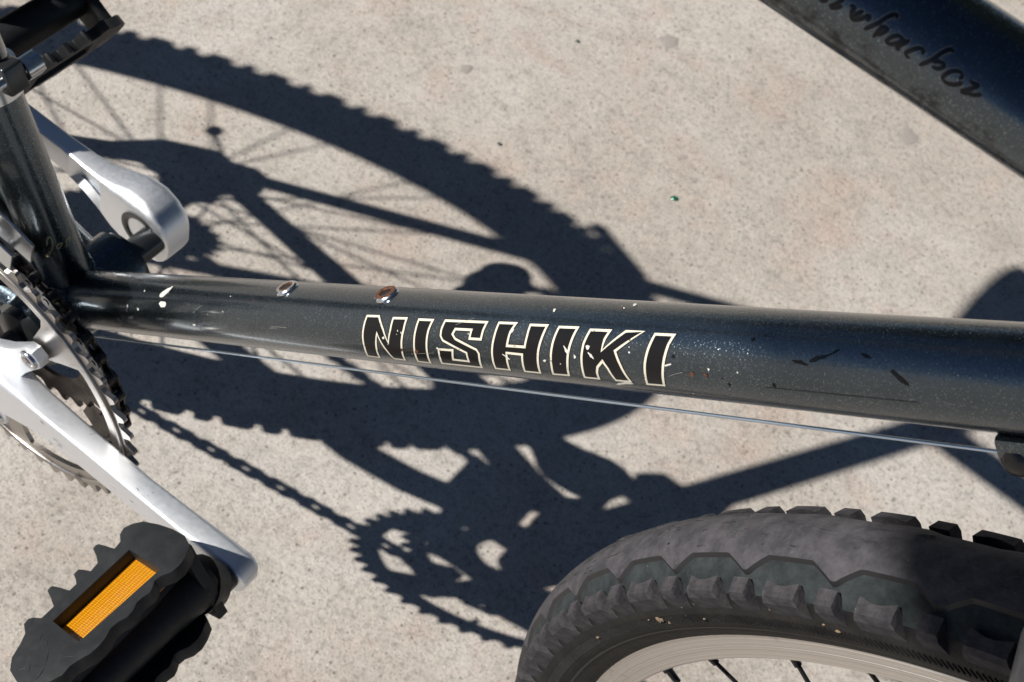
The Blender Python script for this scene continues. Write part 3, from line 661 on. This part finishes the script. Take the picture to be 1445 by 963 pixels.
# front derailleur: clamp, bolt, body, cage of two plates
fd = auto(part('front_derailleur', MB().tube([SU * 134, SU * 149], 16.9, 40), 'steel', bike))
FX = V((-SU.z, 0, SU.x)) * -1                          # forward of the seat tube
cb = SU * 147 + FX * 17 + V((0, 3, 0))
part('clamp_lug', MB().box(V((0, 0, 0)), (9, 12, 15), rotm(FX, V((0, 1, 0)), SU, cb + FX * 2), 1.5), 'darksteel', fd)
part('clamp_bolt', MB().cyl(cb + FX * 3 + V((0, -12, 0)), cb + FX * 3 + V((0, 15, 0)), 3, 12).tube([cb + FX * 3 + V((0, 6, 0)), cb + FX * 3 + V((0, 15, 0))], 6.4, 6), 'steel', fd)
part('linkage', MB().box(SU * 182 - FX * 30 + V((0, -26, 0)), (30, 30, 24), None, 4), 'darksteel', fd)
for yy, r0, r1 in ((-53, 100, 114), (-40, 92, 108)):
    mb = MB(); a0, a1 = deg(79), deg(118); o = []
    for i in range(13): a = a0 + (a1 - a0) * i / 12; o.append((r0 * math.cos(a), r0 * math.sin(a)))
    for i in range(13): a = a1 + (a0 - a1) * i / 12; rr = r1 + (0 if yy < -50 else 4) * math.sin(i / 12 * PI); o.append((rr * math.cos(a), rr * math.sin(a)))
    part('guide_plate', mb.plate(o, [], 1.6, Matrix.Translation(V((0, yy, 0))), .4), 'steel', fd)

# ---- wheels (local frame: x forward, y left, z up, hub at the origin)
NP = 49; PT = 2 * PI / NP
def polar(r, a, y): return (r * math.cos(a), y, r * math.sin(a))
def knob_mesh(w0, notch, side, L=7.0):
    """one side block at angle 0: w0 = half width in mm along the circumference"""
    y0, y1 = 19.3, 25.8; mb = MB(); R0, Rt, Ro = 313.0, 320.6, 318.3
    xs = [-w0, -w0 * .22, w0 * .22, w0] if notch else [-w0, w0]
    dz = lambda x: -(x * x) / (2 * 320)
    vs = []
    for x in xs:
        n_ = notch and abs(x) < w0 * .9
        cut = 0
        for (y, z, sh) in ((y0 + (2.2 if n_ else 0), R0 - .5, 1.0), (y0 + (1.8 if n_ else 0), Rt - (.5 if n_ else 0), .90), (y1 - .4, Ro, .86), (y1, Ro - 3.4, .95), (y1 - 3.0, R0 - 6, 1.12)):
            vs.append((x * sh, y * side, z + dz(x)))
    k = 5; fs = []
    for i in range(len(xs) - 1):
        for j in range(k - 1): q = (i * k + j, i * k + j + 1, (i + 1) * k + j + 1, (i + 1) * k + j); fs.append(q if side > 0 else q[::-1])
    a = tuple(range(k)); b_ = tuple((len(xs) - 1) * k + j for j in range(k))
    fs.append(a[::-1] if side > 0 else a); fs.append(b_ if side > 0 else b_[::-1])
    mb.add(vs, fs, False); return mb
def ridge_rows(phase):
    """worn centre tread: a raised band whose edges zigzag, one mesh"""
    mb = MB(); n_ = NP * 36; prof = []
    def edge(a):                                       # half width at angle a
        p = ((a + phase) / PT) % 1.0
        # tip (wide) around p=0; flat narrow part from .16 to .78
        if p < .02: return 16.6
        if p < .24: return 16.6 + (11.8 - 16.6) * (p - .02) / .22
        if p < .74: return 11.8
        if p < .98: return 11.8 + (16.6 - 11.8) * (p - .74) / .24
        return 16.6
    vs = []; fs = []; K = 11
    for i in range(n_):
        a = 2 * PI * i / n_; hw0 = edge(a); hw1 = edge(a + PT * .45)
        for j in range(K):
            f = -1 + 2 * j / (K - 1); hw = hw0 if f < 0 else hw1; y = f * hw
            vs.append(polar(tr(y) + 1.9, a, y))
        vs.append(polar(tr(hw1) - 1.2, a, hw1 + .1)); vs.append(polar(tr(hw0) - .9, a, -hw0 - .1))
    m_ = K + 2
    for i in range(n_):
        q = ((i + 1) % n_) * m_; p = i * m_
        for j in range(K - 1): fs.append((p + j, p + j + 1, q + j + 1, q + j))
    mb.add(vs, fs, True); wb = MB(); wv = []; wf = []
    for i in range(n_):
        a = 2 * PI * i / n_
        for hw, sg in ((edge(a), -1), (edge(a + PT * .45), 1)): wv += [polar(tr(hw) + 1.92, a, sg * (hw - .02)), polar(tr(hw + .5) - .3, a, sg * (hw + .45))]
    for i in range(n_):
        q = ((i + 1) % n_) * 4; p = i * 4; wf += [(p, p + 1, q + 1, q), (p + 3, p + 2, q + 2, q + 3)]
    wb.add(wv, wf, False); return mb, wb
def tr(y): return 305 + math.sqrt(max(0, 23.0 ** 2 - y * y)) - .9 if abs(y) < 23 else 305
def wheel(M, near, seed):
    hub = auto(part('wheel', MB().lathe([(5, -50), (5, -40), (12, -38), (12, -33), (20, -32), (20, -29), (11, -26), (10, 0), (11, 26), (20, 29), (20, 32), (12, 33), (12, 38), (5, 40), (5, 50)], 40, M=None), 'alloy', bike, M))
    P_ = [(283, -10.5), (285.5, -14.5), (290, -17.2), (293.2, -18.6), (293.6, -19.2), (296.5, -20.6), (297.0, -21.0), (304, -22.6), (309, -22.8), (313.5, -21.3)]
    P_ += [(tr(y), y) for y in (-19.5, -17.5, -15, -12, -8, -4, 0, 4, 8, 12, 15, 17.5, 19.5)]
    P_ += [(r, -y) for r, y in P_[:10][::-1]]
    ty = auto(part('tyre', MB().lathe(P_[:10], 220).lathe(P_[-10:], 220), 'sidewall', hub, M), 60)
    part('tread_base', MB().lathe(P_[9:-9], 220), 'tread_groove', ty, M)
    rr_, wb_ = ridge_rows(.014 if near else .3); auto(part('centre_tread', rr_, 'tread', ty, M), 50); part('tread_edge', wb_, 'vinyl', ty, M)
    if near:
        ck = MB(); rn = random.Random(4)
        for k in range(60):
            a = deg(rn.uniform(118, 172)); y = rn.uniform(-10, 9); L_ = rn.uniform(.006, .03); pts = [V(polar(tr(y) + 1.86, a + L_ * j / 5, y + rn.uniform(-.7, .7))) for j in range(6)]
            ck.tube(pts, [.05, .22, .3, .26, .18, .05], 5, False)
        o = part('tread_cracks', ck, 'vinyl', ty, M); o['kind'] = 'stuff'
        gb = MB()
        for k in range(70):
            a = deg(148.2) + rn.gauss(0, .005); y = -2 + rn.gauss(0, 1.6); c0 = V(polar(tr(y) + 1.95, a, y)); r_ = rn.uniform(.15, .42)
            gb.add([c0 + V((r_, 0, 0)), c0 + V((-r_, 0, 0)), c0 + V((0, r_, 0)), c0 + V((0, -r_, 0)), c0 + V((0, 0, r_))], [(0, 2, 4), (2, 1, 4), (1, 3, 4), (3, 0, 4)])
        md = MB()
        for k in range(20):
            a = deg(rn.choice([rn.gauss(158, 3.5), rn.uniform(138, 172)])); r0 = rn.uniform(299, 316); y0 = -22.6 - .35 if r0 < 309 else -22.2; c0 = V(polar(r0, a, y0)); e1 = V((math.cos(a), 0, math.sin(a))); e2 = V((-math.sin(a), 0, math.cos(a))); q_ = abs(rn.gauss(0, .7)) + .35
            md.add([c0 + V((0, -.35, 0))] + [c0 + e1 * q_ * math.cos(t) * rn.uniform(.6, 1.2) + e2 * q_ * math.sin(t) * rn.uniform(.6, 1.5) + V((0, .25, 0)) for t in [j * PI / 4 for j in range(8)]], [(0, 1 + j, 1 + (j + 1) % 8) for j in range(8)])
        o = part('mud_spots', md, 'mud', ty, M); o['kind'] = 'stuff'
        o = part('tread_grit', gb, 'grit', ty, M); o['kind'] = 'stuff'
    ws = {}
    rest_ = MB(); meshes = {}
    for side in (-1, 1):
        for i in range(NP):
            for nm, f, w0, notch in (('w', .52, 8.4, True), ('s', 1.02, 4.3, False)):
                a = (i + f + (0 if side < 0 else .45)) * PT - PH; aa = math.degrees(a) % 360
                key = (nm, side)
                if key not in meshes: q = knob_mesh(w0, notch, side); meshes[key] = (q, q.me('knob', MAT['knob']))
                Mk = Matrix.Rotation(PI / 2 - a, 4, 'Y')
                if near and 118 < aa < 192: place('knob', meshes[key][1], ty, M @ Mk)
                else: rest_.add(meshes[key][0].v, meshes[key][0].f, False, Mk)
    o = part('far_knobs', rest_, 'knob', ty, M); o['kind'] = 'stuff'
    # fine ribs on the sidewall
    rb = MB(); n_ = 900
    for i in range(n_):
        a = 2 * PI * i / n_; q = .0023
        for side in (-1, 1):
            vs = [polar(r, a + da, y * side) for r, y, da in ((298.5, 21.25, -q * .3), (298.5, 21.95, 0), (298.5, 21.25, q * .3), (303.2, 22.3, -q * .3 + .004), (303.2, 22.95, .004), (303.2, 22.3, q * .3 + .004))]
            rb.add(vs, [(0, 1, 4, 3), (1, 2, 5, 4)] if side < 0 else [(3, 4, 1, 0), (4, 5, 2, 1)], False)
    o = part('sidewall_ribs', rb, 'sidewall', ty, M); o['kind'] = 'stuff'
    part('bead_line', MB().lathe([(292.8, -18.5), (293.4, -19.3), (294, -19.4)], 220).lathe([(292.8, 18.5), (293.4, 19.3), (294, 19.4)], 220), 'vinyl', ty, M)
    rim = auto(part('rim', MB().lathe([(284, -9), (286.8, -11), (286.9, -12.6), (285.6, -13.2), (284.6, -12.7), (282.5, -12.5), (282.2, -12.25), (281.9, -12.5), (278.2, -12.4), (277.9, -12.15), (277.6, -12.35), (271.2, -12.1), (270.2, -11.2), (269.4, -6.5), (269, 0), (269.4, 6.5), (270.2, 11.2), (271.2, 12.1), (277.6, 12.35), (282.5, 12.5), (284.6, 12.7), (285.6, 13.2), (286.9, 12.6), (286.8, 11), (284, 9)], 260), 'rim', hub, M), 30)
    for i in range(36):
        a = deg(147.6 + 20 * (i // 2) + (3.4 if i % 2 else -3.4)); side = -1 if i % 2 else 1; dirn = 1 if (i * 7 // 2 + i) % 2 else -1
        ha = a + dirn * deg(58); h_ = V(polar(18, ha, side * 30.5)); r_ = V(polar(268, a, side * 1.5)); d_ = (r_ - h_).normalized()
        sp = part('spoke', MB().tube([h_, r_ - d_ * 8], 1.0, 8), 'spoke', hub, M)
        part('nipple', MB().tube([r_ - d_ * 9.5, r_ - d_ * 3, r_ - d_ * 2.5, r_ + d_ * 2], [1.7, 1.9, 2.7, 2.7], 10), 'spoke', sp, M)
    part('axle', MB().cyl(V((0, -68, 0)), V((0, 68, 0)), 4.8) if not near else MB().cyl(V((0, -56, 0)), V((0, 56, 0)), 4.5), 'steel', hub, M)
    return hub
PH = deg(.84)
s3 = (HU.normalized(), deg(-3.9945))
RW = Matrix.Rotation(s3[1], 4, s3[0])
hw = wheel(Matrix.Translation(FC) @ RW, True, 1)
hr = wheel(Matrix.Translation(RC) @ Matrix.Rotation(deg(3), 4, 'Y'), False, 2)
# quick release, spoke reflectors
qb = RC + V((-51, 80, 21)); qd = V((-.75, .1, .6)).normalized()
part('quick_release', MB().tube([RC + V((0, 68, 0)), RC + V((0, 74, 0))], 7, 12).tube([RC + V((-2, 73, 3)), qb], 1.3, 8).tube([qb + qd * q_ for q_ in (-7, -5.5, -2, 2, 5.5, 7)], [1.5, 4, 5.6, 5.6, 4, 1.5], 12), 'steel', bike)
# ---- fork
sF = Matrix.Translation(BASE) @ RW @ Matrix.Translation(-BASE)
for sy in (-1, 1):
    crown = BASE + HU * 385; pts = [crown + V((0, sy * 6, 0)), crown + V((0, sy * 30, -6)) - HU * 6, crown - HU * 34 + V((0, sy * 42, 0)), BASE + HU * 180 + V((0, sy * 47, 0)) + HF * 2, BASE + HU * 60 + V((0, sy * 50, 0)) + HF * 16, FC + V((0, sy * 50 + 2.8, 0)) - HF * 2]
    auto(part('fork_blade', MB().tube([sF @ p if k < 5 else p for k, p in enumerate(pts)], [14, 15, 14.5, 13, 10, 8], 28), 'paint', bike))
part('steerer', MB().tube([BASE + HU * 380, BASE + HU * 560], 13, 24), 'darksteel', bike)
# ---- seatpost, saddle
SP = SU * 660
part('seatpost', MB().tube([SEATTOP - SU * 40, SP - SU * 20], 13.2, 28), 'alloy', bike)
part('seat_clamp', MB().tube([SEATTOP - SU * 10, SEATTOP + SU * 6], 17.5, 28), 'steel', bike)
sadz = SADZ
mb = MB(); vs = []; fs = []; K = 24; secs = [(SADX, 104), (SADX + 7, 112), (SADX + 40, 108), (SADX + 80, 74), (SADX + 120, 50), (SADX + 165, 31), (SADX + 215, 24), (SADX + 255, 21), (SADX + 268, 12)]
for (x, hw_) in secs:
    for j in range(K):
        t = 2 * PI * j / K; vs.append((x, hw_ * math.cos(t), sadz + (22 * math.sin(t) if math.sin(t) > 0 else 26 * math.sin(t)) * (.8 if x == secs[0][0] else 1) - (x - SADX) * .02))
for i in range(len(secs) - 1):
    for j in range(K): fs.append((i * K + j, i * K + (j + 1) % K, (i + 1) * K + (j + 1) % K, (i + 1) * K + j))
fs.append(tuple(range(K))); fs.append(tuple(range((len(secs) - 1) * K, len(secs) * K))[::-1])
sad = auto(part('saddle', mb.add(vs, fs, True), 'vinyl', bike), 60)
for sy in (-1, 1): part('saddle_rail', MB().tube([V((SADX + 30, sy * 30, sadz - 14)), V((SADX + 60, sy * 22, sadz - 34)), V((SADX + 150, sy * 22, sadz - 34)), V((SADX + 240, sy * 10, sadz - 16))], 3.5, 10), 'steel', sad)
# ---- stem and handlebar
st0 = BASE + HU * 560; cl_ = st0 + V((95, 0, 34))
part('stem', MB().tube([st0 - HU * 40, st0, cl_], [13, 15, 14], 20), 'darksteel', bike)
for sy in (-1, 1):
    hb = part('handlebar', MB().tube([cl_, cl_ + V((0, sy * 60, 2)), cl_ + V((-30, sy * 290, 6))], 11.1, 20), 'darksteel', bike)
    part('grip', MB().tube([cl_ + V((-17, sy * 185, 5)), cl_ + V((-31, sy * 296, 6))], 16, 16), 'vinyl', hb)
# ---- cables
DN = V((-DU.z, 0, DU.x))
stop = DU * 529 - DN * 20 + V((0, -9.5, 0))
cstop = auto(part('cable_stop', MB().box(V((0, 0, 0)), (16, 9, 10), rotm(DU, V((0, 1, 0)), DN, stop + DN * 3.5 + DU * 4), 1.6), 'paint', bike))
part('barrel_adjuster', MB().tube([stop - DU * 3.4, stop - DU * 3, stop - DU * 1, stop + DU * 3, stop + DU * 5, stop + DU * 9, stop + DU * 10, stop + DU * 22], [2.0, 4.6, 6.2, 6.4, 5.2, 5.0, 3.9, 3.6], 18), 'housing', cstop)
part('gear_cable', MB().tube([stop - DU * 2, stop.lerp(V((3, -9.5, -21.5)), .5), V((3, -9.5, -21.5))], .62, 10), 'cable', bike)
part('cable_housing', MB().tube([stop + DU * 14, stop + DU * 60 - DN * 12, stop + DU * 130 - DN * 30 + V((0, -30, 0)), cl_ + V((-20, -150, -60)), cl_ + V((-10, -190, -10))], 2.6, 10), 'housing', bike)
hp = [V(p) for p in HOSE]
part('cable_housing', MB().tube([hp[0].lerp(hp[0], 0)] + hp, 2.5, 12), 'housing', bike)

# kickstand at the rear dropout
ks = part('kickstand', MB().plate([(-30, -52), (34, -44), (44, -10), (36, 22), (-26, 28), (-40, -8)], [], 5, Matrix.Translation(RC + V((2, 70, -14)))), 'darksteel', bike)
part('kickstand_leg', MB().tube([RC + V((0, 74, -20)), RC + V((22, 104, -125)), V((-400, 165, gz(-400, 165) + 8))], [11, 10, 9], 16), 'darksteel', ks)
# ---- cable lock looped through the front wheel
C_, th = FC, deg(123.0); R3 = RW.to_3x3(); rd = R3 @ V((math.cos(th), 0, math.sin(th))); nn = R3 @ V((0, 1, 0))
lp = []
for (r, y) in ((346, 0), (345, -18), (341, -31), (330, -39), (312, -41), (290, -39), (268, -33), (250, -22), (242, -8), (242, 8), (250, 22), (268, 33), (290, 39), (312, 41), (330, 39), (341, 31), (345, 18)): lp.append(C_ + rd * r + nn * y)
lk = auto(part('cable_lock', MB().tube(lp, 11.5, 28, closed=True), 'greyvinyl', None), 60)
tag(lk, 'grey vinyl covered lock loop hugging the front tyre at the lower right edge', 'lock')
# ---- unseen panel on a post, added to shade the right end of the bicycle
sc = V((-837, -1094, 0)); wv = V((-.671, .742, 0)); nv = V((.742, .671, 0)); off = -80
pc = sc + wv * off; g0 = gz(pc.x, pc.y)
sg = place('added_shade_post', None, None, Matrix.Translation(V((pc.x, pc.y, g0)))); tag(sg, 'unseen plain metal panel on a round post, added to shade the right end of the bicycle', 'shade panel')
part('post', MB().tube([V((pc.x, pc.y, g0 - 20)) - nv * 27, V((pc.x, pc.y, 2330)) - nv * 27], 24, 28), 'steel', sg)
part('added_shade_panel', MB().box(V((0, 0, 0)), (760, 3, 600), rotm(wv, nv, V((0, 0, 1)), V((pc.x, pc.y, 1739 + 300))), .8), 'steel', sg)
part('footing', MB().tube([V((pc.x, pc.y, g0 - 4)) - nv * 27, V((pc.x, pc.y, g0 + 8)) - nv * 27], [60, 52], 28), 'stone', sg)

# ---- unseen dark trees, added to darken the paint's reflections and block the low sky
MAT['bark'] = mat("bark", (.08, .06, .045), .9)[0]
m, nt, b = mat("dark_leaves", (.03, .05, .02), .6); MAT['leaf'] = m
v = coords(nt); nt.links.new(ramp(nt, noise(nt, v, 1.3, 3), (.35, (.018, .035, .012)), (.65, (.045, .070, .025))), b.inputs["Base Color"])
rn = random.Random(3); tk = MB(); cw = MB(); LB = [V((0, 0, 0)), V((60, 20, 1400)), V((0, 0, 2600)), V((-100, 60, 4200))]
tk.tube(LB, [210, 170, 150, 90], 14)
for k in range(9):
    a = k * 2.4; h0 = 2000 + 220 * k; d_ = V((math.cos(a), math.sin(a), .75)).normalized(); tk.tube([V((0, 0, h0)), V((0, 0, h0)) + d_ * 900, V((0, 0, h0)) + d_ * 2000 + V((0, 0, 300))], [80, 55, 22], 8)
cl2 = [V((rn.gauss(0, 1300), rn.gauss(0, 1100), 4600 + rn.gauss(0, 1500))) for _ in range(46)]
for c0 in cl2:
    for _ in range(85):
        q = V((rn.gauss(0, 1), rn.gauss(0, 1), rn.gauss(0, 1))); q = c0 + q.normalized() * (abs(rn.gauss(0, 520)) + 120); s0 = rn.uniform(90, 190)
        if q.z < 1500: continue
        n0 = V((rn.gauss(0, 1), rn.gauss(0, 1), rn.gauss(0, 1))).normalized(); u, w_ = perp(n0)
        cw.add([q - u * s0, q - w_ * s0 * .55, q + u * s0, q + w_ * s0 * .55], [(0, 1, 2, 3)])
proto = None
for i in range(7):
    x, y = -11500 + i * 3900 + rn.uniform(-400, 400), 6300 + rn.uniform(-500, 900); M = Matrix.Translation(V((x, y, gz(x, y)))) @ Matrix.Rotation(i * 1.9, 4, 'Z')
    t_ = place('added_tree', None, None, M); tag(t_, ('rearmost', 'second from the rear', 'third from the rear', 'middle', 'third from the front', 'second from the front', 'foremost')[i] + ' dark leafy tree in the unseen row put in to darken reflections and the low sky', 'added_tree', 'trees added beyond the pavement')
    if not proto: proto = [tk.me('trunk', MAT['bark']), cw.me('crown', MAT['leaf'])]
    for nm, me_ in zip(('trunk', 'crown'), proto): place(nm, me_, t_, M)
